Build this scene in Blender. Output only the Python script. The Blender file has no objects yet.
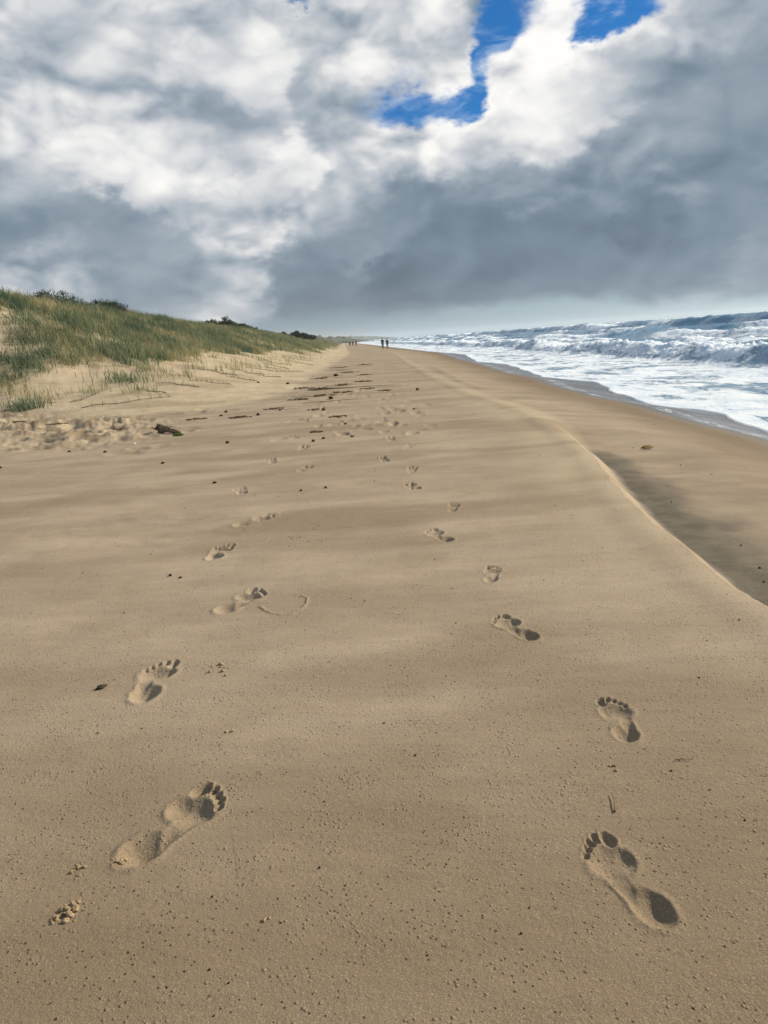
import bpy, math, random
import numpy as np
R = math.radians
sc = bpy.context.scene
CAM_Z = 1.05

# ---------------------------------------------------------------- camera
cam_d = bpy.data.cameras.new('camera'); cam = bpy.data.objects.new('camera', cam_d)
sc.collection.objects.link(cam); sc.camera = cam
cam_d.sensor_fit = 'VERTICAL'; cam_d.sensor_height = 24.0; cam_d.lens = 24.0 * 758.0 / 1024.0
cam_d.clip_start = 0.05; cam_d.clip_end = 20000
from mathutils import Matrix, Vector
cam.matrix_world = Matrix.Translation((0, 0, CAM_Z)) @ Matrix.Rotation(R(90 - 12.83), 4, 'X') @ Matrix.Rotation(R(-4.0), 4, 'Z')

# ---------------------------------------------------------------- light
SUN_EL, SUN_AZ = 31.0, 68.0            # degrees above the horizon; clockwise from +Y (the sea side is +X)
sc.view_settings.view_transform = 'Standard'; sc.view_settings.look = 'None'
sc.view_settings.exposure = 0.34; sc.view_settings.gamma = 1.0
sd = bpy.data.lights.new('sun', 'SUN'); sun = bpy.data.objects.new('sun', sd); sc.collection.objects.link(sun)
sd.energy = 4.6; sd.angle = R(2.5); sd.color = (1.0, 0.87, 0.68)
sdir = Vector((math.sin(R(SUN_AZ)) * math.cos(R(SUN_EL)), math.cos(R(SUN_AZ)) * math.cos(R(SUN_EL)), math.sin(R(SUN_EL))))
sun.rotation_euler = sdir.to_track_quat('Z', 'Y').to_euler(); sun.location = (60, 30, 40)

# ---------------------------------------------------------------- node shorthand
class NT:
    def __init__(s, tree): s.t = tree; s.n = tree.nodes; s.l = tree.links
    def put(s, node, i, v):
        if isinstance(v, bpy.types.NodeSocket): s.l.new(v, node.inputs[i])
        elif v is not None: node.inputs[i].default_value = v
    def m(s, op, a, b=None, c=None, clamp=False):
        n = s.n.new('ShaderNodeMath'); n.operation = op; n.use_clamp = clamp
        s.put(n, 0, a); s.put(n, 1, b); s.put(n, 2, c); return n.outputs[0]
    def v(s, op, a, b=None, c=None, out=0):
        n = s.n.new('ShaderNodeVectorMath'); n.operation = op
        s.put(n, 0, a)
        if b is not None: s.put(n, 1, b) if op != 'SCALE' else s.put(n, 3, b)
        if c is not None: s.put(n, 2, c)
        return n.outputs[out]
    def noise(s, vec, scale, detail=4, rough=.5, lac=2.0, dist=0, col=False):
        n = s.n.new('ShaderNodeTexNoise'); s.put(n, 'Vector', vec); s.put(n, 'Scale', scale); s.put(n, 'Detail', detail)
        s.put(n, 'Roughness', rough); s.put(n, 'Lacunarity', lac); s.put(n, 'Distortion', dist)
        return n.outputs['Color' if col else 0]
    def voro(s, vec, scale, feature='F1', out='Distance', rnd=1.0):
        n = s.n.new('ShaderNodeTexVoronoi'); n.feature = feature; s.put(n, 'Vector', vec); s.put(n, 'Scale', scale); s.put(n, 'Randomness', rnd)
        return n.outputs[out]
    def rng(s, v, a, b, c=0., d=1., smooth=True):
        n = s.n.new('ShaderNodeMapRange'); n.interpolation_type = 'SMOOTHSTEP' if smooth else 'LINEAR'
        for i, x in enumerate((v, a, b, c, d)): s.put(n, i, x)
        return n.outputs[0]
    def mix(s, f, a, b, blend='MIX'):
        n = s.n.new('ShaderNodeMix'); n.data_type = 'RGBA'; n.blend_type = blend
        s.put(n, 0, f); s.put(n, 6, a); s.put(n, 7, b); return n.outputs[2]
    def comb(s, x, y, z=0.):
        n = s.n.new('ShaderNodeCombineXYZ'); s.put(n, 0, x); s.put(n, 1, y); s.put(n, 2, z); return n.outputs[0]
    def sep(s, v):
        n = s.n.new('ShaderNodeSeparateXYZ'); s.put(n, 0, v); return n.outputs
    def attr(s, name, out='Fac'):
        n = s.n.new('ShaderNodeAttribute'); n.attribute_name = name; return n.outputs[out]
    def ramp(s, v, stops, interp='LINEAR'):
        n = s.n.new('ShaderNodeValToRGB'); n.color_ramp.interpolation = interp; e = n.color_ramp.elements
        while len(e) < len(stops): e.new(0.5)
        for q, (p, c) in zip(e, stops): q.position = p; q.color = (*c, 1)
        s.put(n, 0, v); return n.outputs[0]

# ---------------------------------------------------------------- sky: Nishita behind procedural cumulus
w = bpy.data.worlds.new('World'); sc.world = w; w.use_nodes = True
N = NT(w.node_tree); N.n.clear()
tc = N.n.new('ShaderNodeTexCoord').outputs['Generated']
sky = N.n.new('ShaderNodeTexSky'); sky.sky_type = 'NISHITA'; sky.sun_disc = False
sky.sun_elevation = R(SUN_EL); sky.sun_rotation = R(SUN_AZ); sky.ozone_density = 3.0; sky.dust_density = 0.4
x, y, z = N.sep(tc)
az = N.m('MULTIPLY', N.m('ARCTAN2', x, y), 180 / math.pi)
el = N.m('MULTIPLY', N.m('ARCSINE', z), 180 / math.pi)
ael = N.comb(az, el)
# billow warp: large swirls, then cauliflower-sized ones
flat = N.v('MULTIPLY', tc, (1, 1, 1.7))
def warped(vec, amt):
    wv = N.v('SUBTRACT', N.noise(flat, 7.0, 3, .55, col=True), (.5, .5, .5))
    w2 = N.v('SUBTRACT', N.noise(flat, 24.0, 6, .6, col=True), (.5, .5, .5))
    a = N.v('MULTIPLY_ADD', wv, (amt, amt * .6, 0), vec)
    return N.v('MULTIPLY_ADD', w2, (amt * .62, amt * .52, 0), a)
P = warped(ael, 5.5)
# cloud mass brightness: (azimuth, elevation, radius, value), degrees
MASS = [
    (-22.4, 19.0, 1.55, 0.72),
    (-18.8, 19.7, 1.55, 0.78),
    (-15.2, 19.4, 1.55, 0.8),
    (-10.7, 19.4, 1.55, 0.8),
    (-7.7, 19.9, 1.55, 0.84),
    (-4.8, 19.1, 1.55, 0.96),
    (-7.5, 16.4, 1.55, 0.86),
    (-3.0, 20.1, 1.55, 0.8),
    (-2.3, 16.2, 1.55, 0.66),
    (-0.8, 18.6, 1.55, 0.72),
    (-0.9, 14.0, 1.55, 0.7),
    (2.7, 19.5, 1.55, 0.82),
    (5.4, 19.3, 1.55, 0.9),
    (7.0, 17.5, 1.55, 0.88),
    (3.2, 17.0, 1.55, 0.78),
    (1.0, 15.1, 1.55, 0.74),
    (4.3, 13.1, 1.55, 0.92),
    (2.1, 12.0, 1.55, 0.78),
    (7.4, 12.2, 1.55, 0.74),
    (9.9, 14.4, 1.55, 0.86),
    (11.6, 15.9, 1.55, 0.94),
    (13.9, 17.6, 1.55, 1.02),
    (13.2, 14.9, 1.55, 0.98),
    (13.5, 12.5, 1.55, 0.86),
    (15.8, 15.4, 1.55, 0.84),
    (17.1, 16.3, 1.55, 0.74),
    (19.0, 16.6, 1.55, 0.66),
    (20.7, 17.9, 1.55, 0.74),
    (23.7, 17.3, 1.55, 0.62),
    (24.9, 14.5, 1.55, 0.56),
    (21.4, 13.5, 1.55, 0.58),
    (22.7, 10.4, 1.55, 0.55),
    (17.7, 11.7, 1.55, 0.58),
    (25.4, 7.1, 1.55, 0.52),
    (16.4, 8.8, 1.55, 0.53),
    (12.4, 9.5, 1.55, 0.6),
    (9.6, 6.6, 1.55, 0.42),
    (13.7, 6.8, 1.55, 0.44),
    (6.1, 7.5, 1.55, 0.46),
    (7.6, 9.7, 1.55, 0.58),
    (2.6, 8.4, 1.55, 0.54),
    (-0.8, 10.3, 1.55, 0.66),
    (-3.1, 8.8, 1.55, 0.66),
    (-4.2, 12.0, 1.55, 0.98),
    (-5.4, 10.5, 1.55, 0.9),
    (-7.5, 13.7, 1.55, 0.74),
    (-9.3, 14.0, 1.55, 0.58),
    (-11.6, 13.2, 1.55, 0.76),
    (-7.0, 8.3, 1.55, 0.88),
    (-9.7, 9.1, 1.55, 0.86),
    (-12.7, 9.8, 1.55, 0.82),
    (-17.3, 13.8, 1.55, 0.86),
    (-14.4, 12.0, 1.55, 0.88),
    (-19.5, 15.5, 1.55, 0.8),
    (-21.2, 12.6, 1.55, 0.8),
    (-22.7, 10.9, 1.55, 0.66),
    (-19.9, 9.4, 1.55, 0.58),
    (-23.0, 8.8, 1.55, 0.5),
    (-16.9, 7.7, 1.55, 0.55),
    (-22.2, 6.5, 1.55, 0.66),
    (-19.0, 6.4, 1.55, 0.58),
    (-13.7, 6.9, 1.55, 0.6),
    (-9.7, 6.3, 1.55, 0.7),
    (-5.5, 6.1, 1.55, 0.5),
    (-1.8, 6.4, 1.55, 0.56),
    (-2.8, 3.9, 1.55, 0.46),
    (2.3, 3.7, 1.55, 0.38),
    (5.3, 5.1, 1.55, 0.46),
    (8.1, 3.3, 1.55, 0.42),
    (12.3, 3.7, 1.55, 0.44),
    (-12.0, 4.6, 1.55, 0.6),
    (-10.0, 3.3, 1.55, 0.72),
    (-16.1, 4.5, 1.55, 0.6),
    (-21.2, 5.0, 1.55, 0.64),
    (19.7, 5.9, 1.55, 0.43),
    (17.7, 3.4, 1.55, 0.48),
    (22.8, 4.6, 1.55, 0.48),
    (26.4, 3.6, 1.55, 0.55),
    (26.2, 11.0, 1.55, 0.54),
]
num = den = None
for (a_, e_, r_, v_) in MASS:
    d = N.v('MULTIPLY', N.v('SUBTRACT', P, (a_, e_, 0)), (1 / r_, 1.25 / r_, 0))
    g = N.m('EXPONENT', N.m('MULTIPLY', N.v('DOT_PRODUCT', d, d, out='Value'), -1.0))
    num = N.m('MULTIPLY_ADD', g, v_, 0.62 * .004 if num is None else num)
    den = N.m('ADD', g, .004 if den is None else den)
base = N.m('DIVIDE', num, den)
# puffs: folded noise gives round heads with crisp creases, lit from above
def dens(vec):
    return N.m('ADD', N.noise(vec, 8.0, 7, .50), N.m('MULTIPLY', N.noise(vec, 30.0, 4, .5), .17))
def puffs(vec):
    tot = None
    for sc_, a_ in ((5.5, 1.0), (10.5, .70), (20.0, .36), (38.0, .17), (75.0, .07)):
        q = N.m('MULTIPLY', N.m('ABSOLUTE', N.m('SUBTRACT', N.noise(N.v('ADD', vec, (sc_, 1.3 * sc_, .7)), sc_, 0, .5), .5)), a_)
        tot = q if tot is None else N.m('ADD', tot, q)
    return tot
wv = N.v('MULTIPLY_ADD', N.v('SUBTRACT', N.noise(flat, 6.0, 3, .5, col=True), (.5, .5, .5)), (.05, .05, .04), flat)
d0 = dens(wv); p0 = puffs(wv); p1 = puffs(N.v('ADD', wv, (-.012, .0, .028)))
emb = N.m('SUBTRACT', p0, p1)
base = N.m('MULTIPLY_ADD', base, 1.26, -.145)
soft = N.rng(N.noise(flat, 4.3, 2, .5), .40, .60, .35, 1.0)           # some of the deck is smooth, some of it heaped
V = N.m('ADD', base, N.m('MULTIPLY', emb, N.m('MULTIPLY', soft, N.rng(base, .40, .80, .28, 1.25))))
V = N.m('ADD', V, N.m('MULTIPLY', N.m('SUBTRACT', p0, .20), N.rng(base, .4, .9, .08, .30)))
V = N.m('ADD', V, N.m('MULTIPLY', N.m('SUBTRACT', d0, .585), .14))
# gaps of blue
HOLES = [
    (4.4, 15.3, 3.17, 1.28),
    (7.7, 15.2, 1.74, 1.06),
    (8.5, 17.3, 0.83, 1.66),
    (10.0, 18.8, 1.21, 1.51),
    (11.7, 20.1, 1.97, 1.66),
    (17.1, 18.8, 2.87, 1.21),
    (15.7, 17.8, 1.51, 0.83),
    (-3.3, 21.6, 1.21, 0.45),
    (18.9, 19.6, 3.02, 1.06),
]
hsum = None
for (a_, e_, ra, re) in HOLES:
    d = N.v('MULTIPLY', N.v('SUBTRACT', P, (a_, e_, 0)), (1 / ra, 1 / re, 0))
    g = N.m('EXPONENT', N.m('MULTIPLY', N.v('DOT_PRODUCT', d, d, out='Value'), -1.0))
    hsum = g if hsum is None else N.m('ADD', hsum, g)
hole = N.rng(N.m('ADD', hsum, N.m('MULTIPLY', N.m('SUBTRACT', d0, .585), -1.9)), .38, 1.05)
V = N.m('ADD', V, N.m('MULTIPLY', N.rng(hsum, .08, .5), .09))
# flat dark cloud base and the pale clear band below it
band = N.rng(N.m('ADD', N.m('SUBTRACT', el, N.m('MULTIPLY', N.m('ABSOLUTE', N.m('SUBTRACT', az, 3.)), -.035)), N.m('MULTIPLY', N.m('SUBTRACT', d0, .585), 4.)), 1.3, 2.6)
cc = N.ramp(N.m('MULTIPLY', V, .82), [(0., (.03, .05, .075)), (.26, (.105, .15, .205)), (.41, (.195, .26, .325)), (.54, (.33, .39, .455)), (.66, (.51, .545, .59)), (.78, (.72, .73, .745)), (.88, (.88, .875, .86)), (1., (1.0, .98, .95))])
wisp = N.m('MULTIPLY', N.rng(N.noise(N.v('MULTIPLY', flat, (1, 1, 1.6)), 16.0, 6, .6, dist=.5), .46, .72), .55)
cc = N.mix(hole, cc, N.mix(wisp, N.v('MULTIPLY', sky.outputs[0], (.012, .055, .095)), (.45, .60, .80, 1)))
lowc = N.ramp(N.rng(az, -30., 30., 0., 1., False), [(0., (.25, .33, .41)), (.45, (.19, .28, .35)), (.6, (.28, .37, .42)), (1., (.42, .55, .59))])
cc = N.mix(band, lowc, cc)
mist = N.rng(el, 2.4, -.2)
cc = N.mix(N.m('MULTIPLY', mist, .12), cc, (.42, .52, .57, 1))
# towards the zenith and behind the viewer the cloud deck goes on
bg = N.n.new('ShaderNodeBackground'); N.put(bg, 0, cc); bg.inputs[1].default_value = .80
out = N.n.new('ShaderNodeOutputWorld'); N.l.new(bg.outputs[0], out.inputs[0])
w.cycles.sampling_method = 'MANUAL'; w.cycles.sample_map_resolution = 512

# ---------------------------------------------------------------- helpers
rng = np.random.default_rng(7); random.seed(7)
_perm = rng.permutation(4096); _grad = rng.uniform(0, 2 * np.pi, 4096); _gx, _gy = np.cos(_grad), np.sin(_grad)
def perlin(x, y):
    xi = np.floor(x).astype(np.int64); yi = np.floor(y).astype(np.int64); fx = x - xi; fy = y - yi
    def g(ix, iy, dx, dy):
        h = _perm[(_perm[ix & 4095] + iy) & 4095]; return _gx[h] * dx + _gy[h] * dy
    u = fx * fx * fx * (fx * (fx * 6 - 15) + 10); v = fy * fy * fy * (fy * (fy * 6 - 15) + 10)
    a = g(xi, yi, fx, fy); b = g(xi + 1, yi, fx - 1, fy); c = g(xi, yi + 1, fx, fy - 1); d = g(xi + 1, yi + 1, fx - 1, fy - 1)
    return (a + (b - a) * u + (c + (d - c) * u - a - (b - a) * u) * v) * 1.5
def fbm(x, y, n=4, k=.5):
    s = 0; a = 1
    for i in range(n): s = s + a * perlin(x + 17.3 * i, y - 9.1 * i); x = x * 2.03; y = y * 2.03; a *= k
    return s
def sst(v, a, b): t = np.clip((v - a) / (b - a), 0, 1); return t * t * (3 - 2 * t)
def mesh_np(name, V, F, mat=None, attrs=None, smooth=True, parent=None, corners=4):
    me = bpy.data.meshes.new(name); V = np.asarray(V, np.float32); F = np.asarray(F, np.int32)
    me.vertices.add(len(V)); me.vertices.foreach_set('co', V.ravel())
    nf = len(F); me.loops.add(nf * corners); me.loops.foreach_set('vertex_index', F.ravel())
    me.polygons.add(nf); me.polygons.foreach_set('loop_start', np.arange(nf, dtype=np.int32) * corners)
    me.polygons.foreach_set('use_smooth', np.full(nf, smooth))
    for k, a in (attrs or {}).items():
        a = np.asarray(a, np.float32)
        if a.ndim == 1: at = me.attributes.new(k, 'FLOAT', 'POINT'); at.data.foreach_set('value', a)
        else: at = me.attributes.new(k, 'FLOAT_COLOR', 'POINT'); at.data.foreach_set('color', np.c_[a, np.ones(len(a))].astype(np.float32).ravel())
    me.update(calc_edges=True)
    o = bpy.data.objects.new(name, me); sc.collection.objects.link(o)
    if mat: me.materials.append(mat)
    if parent: o.parent = parent
    return o
def tag(o, label=None, cat=None, group=None, kind=None):
    for k, v in (('label', label), ('category', cat), ('group', group), ('kind', kind)):
        if v: o[k] = v
    return o
def material(name):
    m = bpy.data.materials.new(name); m.use_nodes = True; n = NT(m.node_tree)
    return m, n, n.n['Principled BSDF']

# ---------------------------------------------------------------- lie of the land: coast along +Y, dunes on -X, sea on +X
def bend(y):      # the coast swings slowly to the left far off
    t = np.maximum(y - 70, 0); return np.where(t < 30, -.0006 * t * t, -.54 - .036 * (t - 30))
CR = np.array([(-60, 1.5), (-3, 1.47), (0, 1.42), (2.6, 1.385), (3.2, 1.385), (4.2, 1.46), (5.1, 1.567), (6.2, 1.74), (7.9, 1.9), (10.1, 2.0), (13.3, 1.7), (21, 1.52), (33, 1.55), (60, 1.8), (3000, 2)])
def crest_x(y): return np.interp(y, CR[:, 0], CR[:, 1]) + bend(y) + .05 * perlin(y * .23, y * 0 + 3.3) * np.clip(y / 6, 0, 1) + .014 * fbm(y * 2.3, y * 0 + 1.3, 4, .65)
WL = np.array([(-100, 6), (5, 5.6), (10.9, 5.67), (12.3, 5.84), (14.1, 6.15), (15.5, 5.6), (18.4, 5.95), (19.7, 6.0), (23, 6.7), (27.2, 5.95), (36.8, 6.7), (41.3, 6.8), (46.5, 6.2), (65, 7.6), (90, 6.5), (3000, 6.5)])
_yy = np.concatenate([np.linspace(-100, 100, 801), [3000.]]); _ww = np.interp(_yy, WL[:, 0], WL[:, 1]); _ww[2:-3] = np.convolve(_ww[:-1], np.array([1, 2, 3, 2, 1]) / 9, 'same')[2:-2]
def shore_x(y): return np.interp(y, _yy, _ww) + bend(y) + .10 * fbm(y * .6, y * 0 + 7.7, 3)
TOE = [(-2.8, 3000), (-2.6, 100), (-2.2, 40), (-2.05, 21), (-1.95, 15.8), (-3.1, 13.9), (-4.4, 13.7), (-8.3, 17.0), (-16, 19.5), (-40, 24), (-200, 40)]
def toe_dist(x, y):   # distance inland from the toe of the dune (negative on the beach)
    xx = x - bend(y); d = np.full(np.shape(x), 1e9); 
    for (a, b), (c, e) in zip(TOE[:-1], TOE[1:]):
        vx, vy = c - a, e - b; L2 = vx * vx + vy * vy
        t = np.clip(((xx - a) * vx + (y - b) * vy) / L2, 0, 1)
        d = np.minimum(d, np.hypot(xx - a - t * vx, y - b - t * vy))
    tx = [p[0] for p in TOE]; ty = [p[1] for p in TOE]
    edge = np.interp(-xx, [-p[0] for p in TOE[4:]], [p[1] for p in TOE[4:]])
    ex = np.interp(y, [15.8, 21, 40, 100, 3000], [-1.95, -2.05, -2.2, -2.6, -2.8])
    inside = np.where(y > 15.8, (xx < ex) & ((xx > -1.95) | (y > edge)), (y > edge) & (xx < -1.95))
    return np.where(inside, d, -d)
S_ = np.array([-50, -1.5, 0, 1, 2.2, 4.5, 6, 8, 10, 12, 14, 18, 26, 40, 400]); Z_ = np.array([0, 0, .04, .16, .42, 1.05, 1.6, 2.35, 2.98, 3.35, 3.4, 3.1, 2.5, 2.9, 3.2])
def dune_z(x, y, s):
    xx = x - bend(y); ex = np.interp(y, [0, 21, 40, 100, 3000], [-1.95, -2.05, -2.2, -2.6, -2.8])
    sx = ex - xx; g = sst(y - np.interp(-xx, [2, 5, 9, 40], [12.3, 13.0, 14.6, 18]), 0, 11)
    z = np.interp(sx + .25 * perlin(x * .3, y * .3), S_, Z_) * g
    k = sst(sx, 1.5, 6) * g
    z = z + k * (.20 * fbm(x * .22, y * .16, 4) + .10 * fbm(x * .9 + 5, y * .9, 3))
    return z * (1 - .75 * sst(y, 420, 900))
def ground(x, y, fine=True):
    x = np.asarray(x, float); y = np.asarray(y, float)
    s = toe_dist(x, y); cx = crest_x(y); b = bend(y)
    long = -.0045 * np.maximum(y - 22, 0); long = np.where(long < -.48, -.48 - .01 * (1 - np.exp((long + .48) * 8)), long)
    # seaward profile
    r = x - cx
    near = 1 - sst(y, 7.0, 9.5)                                       # the wet runnel under the scarp fades out ahead
    scarp = (.15 * near + .06 * (1 - near)) * (1 - .35 * sst(y, 14, 30))
    step = -scarp * sst(r, -.03, .20 + .20 * (1 - near))
    lip = .012 * np.exp(-((r + .10) / .10) ** 2)
    zsea = -.68
    u = (x - cx) / np.maximum(shore_x(y) - cx, .5)
    face = step + (zsea + scarp - long) * np.where(u < 0, 0, np.clip(u, 0, 3) ** 1.55)
    hump = .05 * near * np.exp(-((r - 1.25) / .55) ** 2)
    sea = np.where(u > 0, face + hump, 0) + lip
    deep = np.maximum(x - shore_x(y), 0); sea = np.where(deep > 0, np.maximum(-scarp + (zsea + scarp - long) - .09 * deep, -4), sea)
    z = long + sea + dune_z(x, y, s)
    if fine:
        t = 1 - sst(r, -.3, .6)
        z = z + .0055 * fbm(x * .55, y * .35, 3) * t + .004 * fbm(x * .8, y * 2.6, 3) + .0012 * fbm(x * 6, y * 16, 3)
        # small gullies and second tide line beyond the crest
        z = z + .02 * sst(y, 14, 17) * (1 - sst(y, 26, 34)) * np.exp(-((r - .45 - .02 * (y - 15)) / .16) ** 2)
        # trampled, dug-over patch at the foot of the dune
        m = churn(x, y)
        n1 = fbm(x * .9, y * 1.3, 4, .5); n2 = np.abs(fbm(x * 1.5 + 4, y * 2.0, 4, .55))
        z = z + m * (.06 * n1 + .055 * (.35 - n2) + .038 * fbm(x * 4.5, y * 2.8, 3, .6))
        for (hx, hy, hr, hd) in HOLES_G:
            q = ((x - hx) / hr) ** 2 + ((y - hy) / (hr * .8)) ** 2
            z = z - 1.25 * hd * np.exp(-q * q * .8) + hd * .35 * np.exp(-(np.sqrt(q) - 1.5) ** 2 * 6)
        # low rims of the loose lighter sand and little drifts over the dune foot
        z = z + sst(s, -.5, .6) * (.016 * fbm(x * 1.1, y * 3.5, 4) + .010 * np.abs(fbm(x * 2.5 + 9, y * 2.5, 3)))
    return z
HOLES_G = [(-5.95, 13.0, .32, .16), (-7.6, 15.3, .25, .10), (-4.6, 13.0, .28, .09), (-4.2, 11.0, .22, .08), (-3.9, 12.6, .2, .08), (-5.2, 10.7, .22, .07)]
def churn(x, y):
    c = sst(x, -12, -9) * (1 - sst(x, -3.6, -2.5)) * sst(y + .18 * (x + 4), 8.7, 10.3) * (1 - sst(y + .55 * (x + 4), 12.2, 13.6))
    c2 = sst(x, -12, -10) * (1 - sst(x, -4.2, -3.2)) * sst(y + .4 * (x + 4), 10.5, 12) * (1 - sst(y + .7 * (x + 4), 12.6, 14.0))
    return np.clip(np.maximum(.8 * c, c2) * (1 + .5 * perlin(x * .8, y * .8)), 0, 1)

# ---------------------------------------------------------------- bare footprints: (heel x, y, toe x, y, foot, depth)
L, Rr = 1, -1
PRINTS = [
    (.452, 1.150, .385, 1.418, L, .80), (.592, 1.765, .610, 2.015, Rr, .85), (.487, 2.455, .392, 2.715, L, 1.05), (.440, 3.12, .485, 3.345, Rr, .9),
    (.333, 3.822, .235, 4.10, L, .9), (.415, 4.50, .455, 4.73, Rr, .8), (-.600, 1.415, -.445, 1.685, Rr, 1.3), (-.800, 2.190, -.802, 2.500, L, 1.3),
    (-.700, 2.955, -.560, 3.235, Rr, 1.35), (-.905, 3.780, -.880, 4.085, L, 1.2), (-.904, 4.50, -.70, 4.76, Rr, 1.0),
]
from math import hypot
for (px, py, ft) in ((-1.04, 5.55, L), (-.69, 6.40, Rr), (-1.0, 7.0, L), (-.80, 7.75, Rr), (-.95, 8.75, L), (-.78, 9.8, Rr), (.25, 5.25, L), (.24, 5.95, Rr), (.05, 6.60, L), (.26, 7.3, Rr), (.14, 8.0, L),
                     (.26, 9.2, Rr), (.13, 10.1, L), (.22, 10.9, Rr), (.1, 11.8, L), (-1.0, 10.7, L), (-.8, 11.6, Rr), (-.3, 8.6, L), (-.25, 12.5, Rr), (.12, 12.8, L), (.2, 13.9, Rr), (-.9, 12.7, L), (-.7, 13.8, Rr)):
    a = (.20 if ft == Rr else -.22) + random.uniform(-.15, .15)
    PRINTS.append((px, py, px + .29 * math.sin(a), py + .29 * math.cos(a), ft, random.uniform(1.1, 1.5)))
def footprint(z, x, y, pr):
    hx, hy, tx, ty, ft, dep = pr
    Ln = math.hypot(tx - hx, ty - hy); ux, uy = (tx - hx) / Ln, (ty - hy) / Ln
    sel = np.nonzero((np.abs(x - hx) < .75) & (np.abs(y - hy) < .75))[0]
    X = x[sel] - hx; Y = y[sel] - hy
    sc_ = Ln / .265
    l = (X * ux + Y * uy) / sc_ ; a = (X * uy - Y * ux) * ft * -1 / sc_          # a > 0 towards the big toe... for the left foot
    a = -a if False else a
    a = (X * uy - Y * ux) * (1 if ft == L else -1) / (sc_ * (1.06 if hx < -.55 else .93))
    jl = l + .0022 * fbm(x[sel] * 28, y[sel] * 28, 3, .5); ja = a + .0018 * fbm(x[sel] * 34 + 5, y[sel] * 34, 3, .5)
    def ell(cl, ca, rl, ra, rot=0):
        c, s = math.cos(rot), math.sin(rot); dl = jl - cl; da = ja - ca
        return np.sqrt(((dl * c + da * s) / rl) ** 2 + ((-dl * s + da * c) / ra) ** 2)
    def pit(q, d, wall=.35, bowl=.35): return d * (1 - sst(q, 1 - wall, 1 + .12)) * (1 - bowl * np.clip(q, 0, 1) ** 2)
    # one connected sole (heel, outer edge, ball) with its own depth along the foot, then five separate toes
    def smin(a_, b_, k=.30): h_ = np.clip(.5 + .5 * (b_ - a_) / k, 0, 1); return b_ + (a_ - b_) * h_ - k * h_ * (1 - h_)
    q = smin(smin(ell(.042, .001, .046, .033), ell(.112, -.018, .075, .0175, -.04), .22), ell(.170, -.003, .038, .043, -.38), .22)
    q = np.minimum(q, ell(.168, .020, .034, .026, .25))
    deep = .0160 * np.exp(-((jl - .035) / .045) ** 2) + .0085 + .0075 * np.exp(-((jl - .178) / .030) ** 2) - .0060 * np.exp(-((jl - .115) / .024) ** 2) - .05 * ja * (jl > .07) * 0
    D = deep * (1.12 - .12 * np.clip(q, 0, 1)) * np.clip(1 - (np.clip(q, 0, 1.12) / 1.12) ** 2.7, 0, 1)
    for (cl, ca, rl, ra, d) in ((.233, .029, .024, .0145, .019), (.243, .0055, .0150, .0092, .0145), (.233, -.0125, .0130, .0087, .0140), (.220, -.0280, .0120, .0083, .0130), (.204, -.0410, .0110, .0080, .0115)):
        e = ell(cl, ca, rl, ra); D = np.maximum(D, d * np.clip(1 - (np.clip(e, 0, 1.12) / 1.12) ** 2.2, 0, 1)); q = np.minimum(q, e)
    rim = .0028 * np.exp(-((q - 1.28) / .20) ** 2) * (1 + 1.2 * perlin(x[sel] * 22, y[sel] * 22))
    z[sel] += .86 * dep * (1 + .25 * (hy > 3.3)) * (-D + rim) + .0006 * perlin(x[sel] * 120, y[sel] * 120) * (q < 1.6)
    return sel, np.clip(D / .02, 0, 1)

# ---------------------------------------------------------------- sand: one sheet, finest around the camera, out to the horizon
def radii(k1, rmin, rmax, rel):
    r = [rmin]
    while r[-1] < rmax: r.append(r[-1] + min(k1 * (1 + r[-1] ** 2), rel * r[-1]))
    return np.array(r)
rr = np.r_[[.05, .15, .25, .35, .45, .55, .63, .7, .76, .82], radii(.00105, .87, 5000, .014)]
dense = np.radians(np.linspace(-36, 36, 820)); rest = np.radians(np.linspace(36, 324, 230)[1:-1])
th = np.r_[dense, rest]; nT = len(th); nR = len(rr)
RR, TT = np.meshgrid(rr, th, indexing='ij'); GX = (RR * np.sin(TT)).ravel(); GY = (RR * np.cos(TT)).ravel()
GZ = ground(GX, GY)
prt = np.zeros(len(GX))
for pr in PRINTS:
    s_, d_ = footprint(GZ, GX, GY, pr); prt[s_] = np.maximum(prt[s_], d_)
# a thin curling ridge of sand left by the last wash, beside one print
ring = [(-.545, 3.00), (-.50, 2.93), (-.44, 2.885), (-.40, 2.885), (-.365, 2.93), (-.345, 3.0), (-.352, 3.07), (-.38, 3.10)]
ring2 = [(-.80, 3.98), (-.72, 4.02), (-.67, 4.10), (-.66, 4.16)]
def ridge(line, wd, h):
    global GZ
    sel = np.nonzero((np.abs(GX - line[0][0]) < .6) & (np.abs(GY - line[0][1]) < .6))[0]; X = GX[sel]; Y = GY[sel]; d = np.full(len(sel), 9.)
    X = X + .006 * perlin(X * 40, Y * 40)
    for (a, b), (c, e) in zip(line[:-1], line[1:]):
        vx, vy = c - a, e - b; t = np.clip(((X - a) * vx + (Y - b) * vy) / (vx * vx + vy * vy), 0, 1); d = np.minimum(d, np.hypot(X - a - t * vx, Y - b - t * vy))
    GZ[sel] += h * np.exp(-(d / wd) ** 2)
ridge(ring, .005, .006); ridge(ring2, .006, .003)
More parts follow.
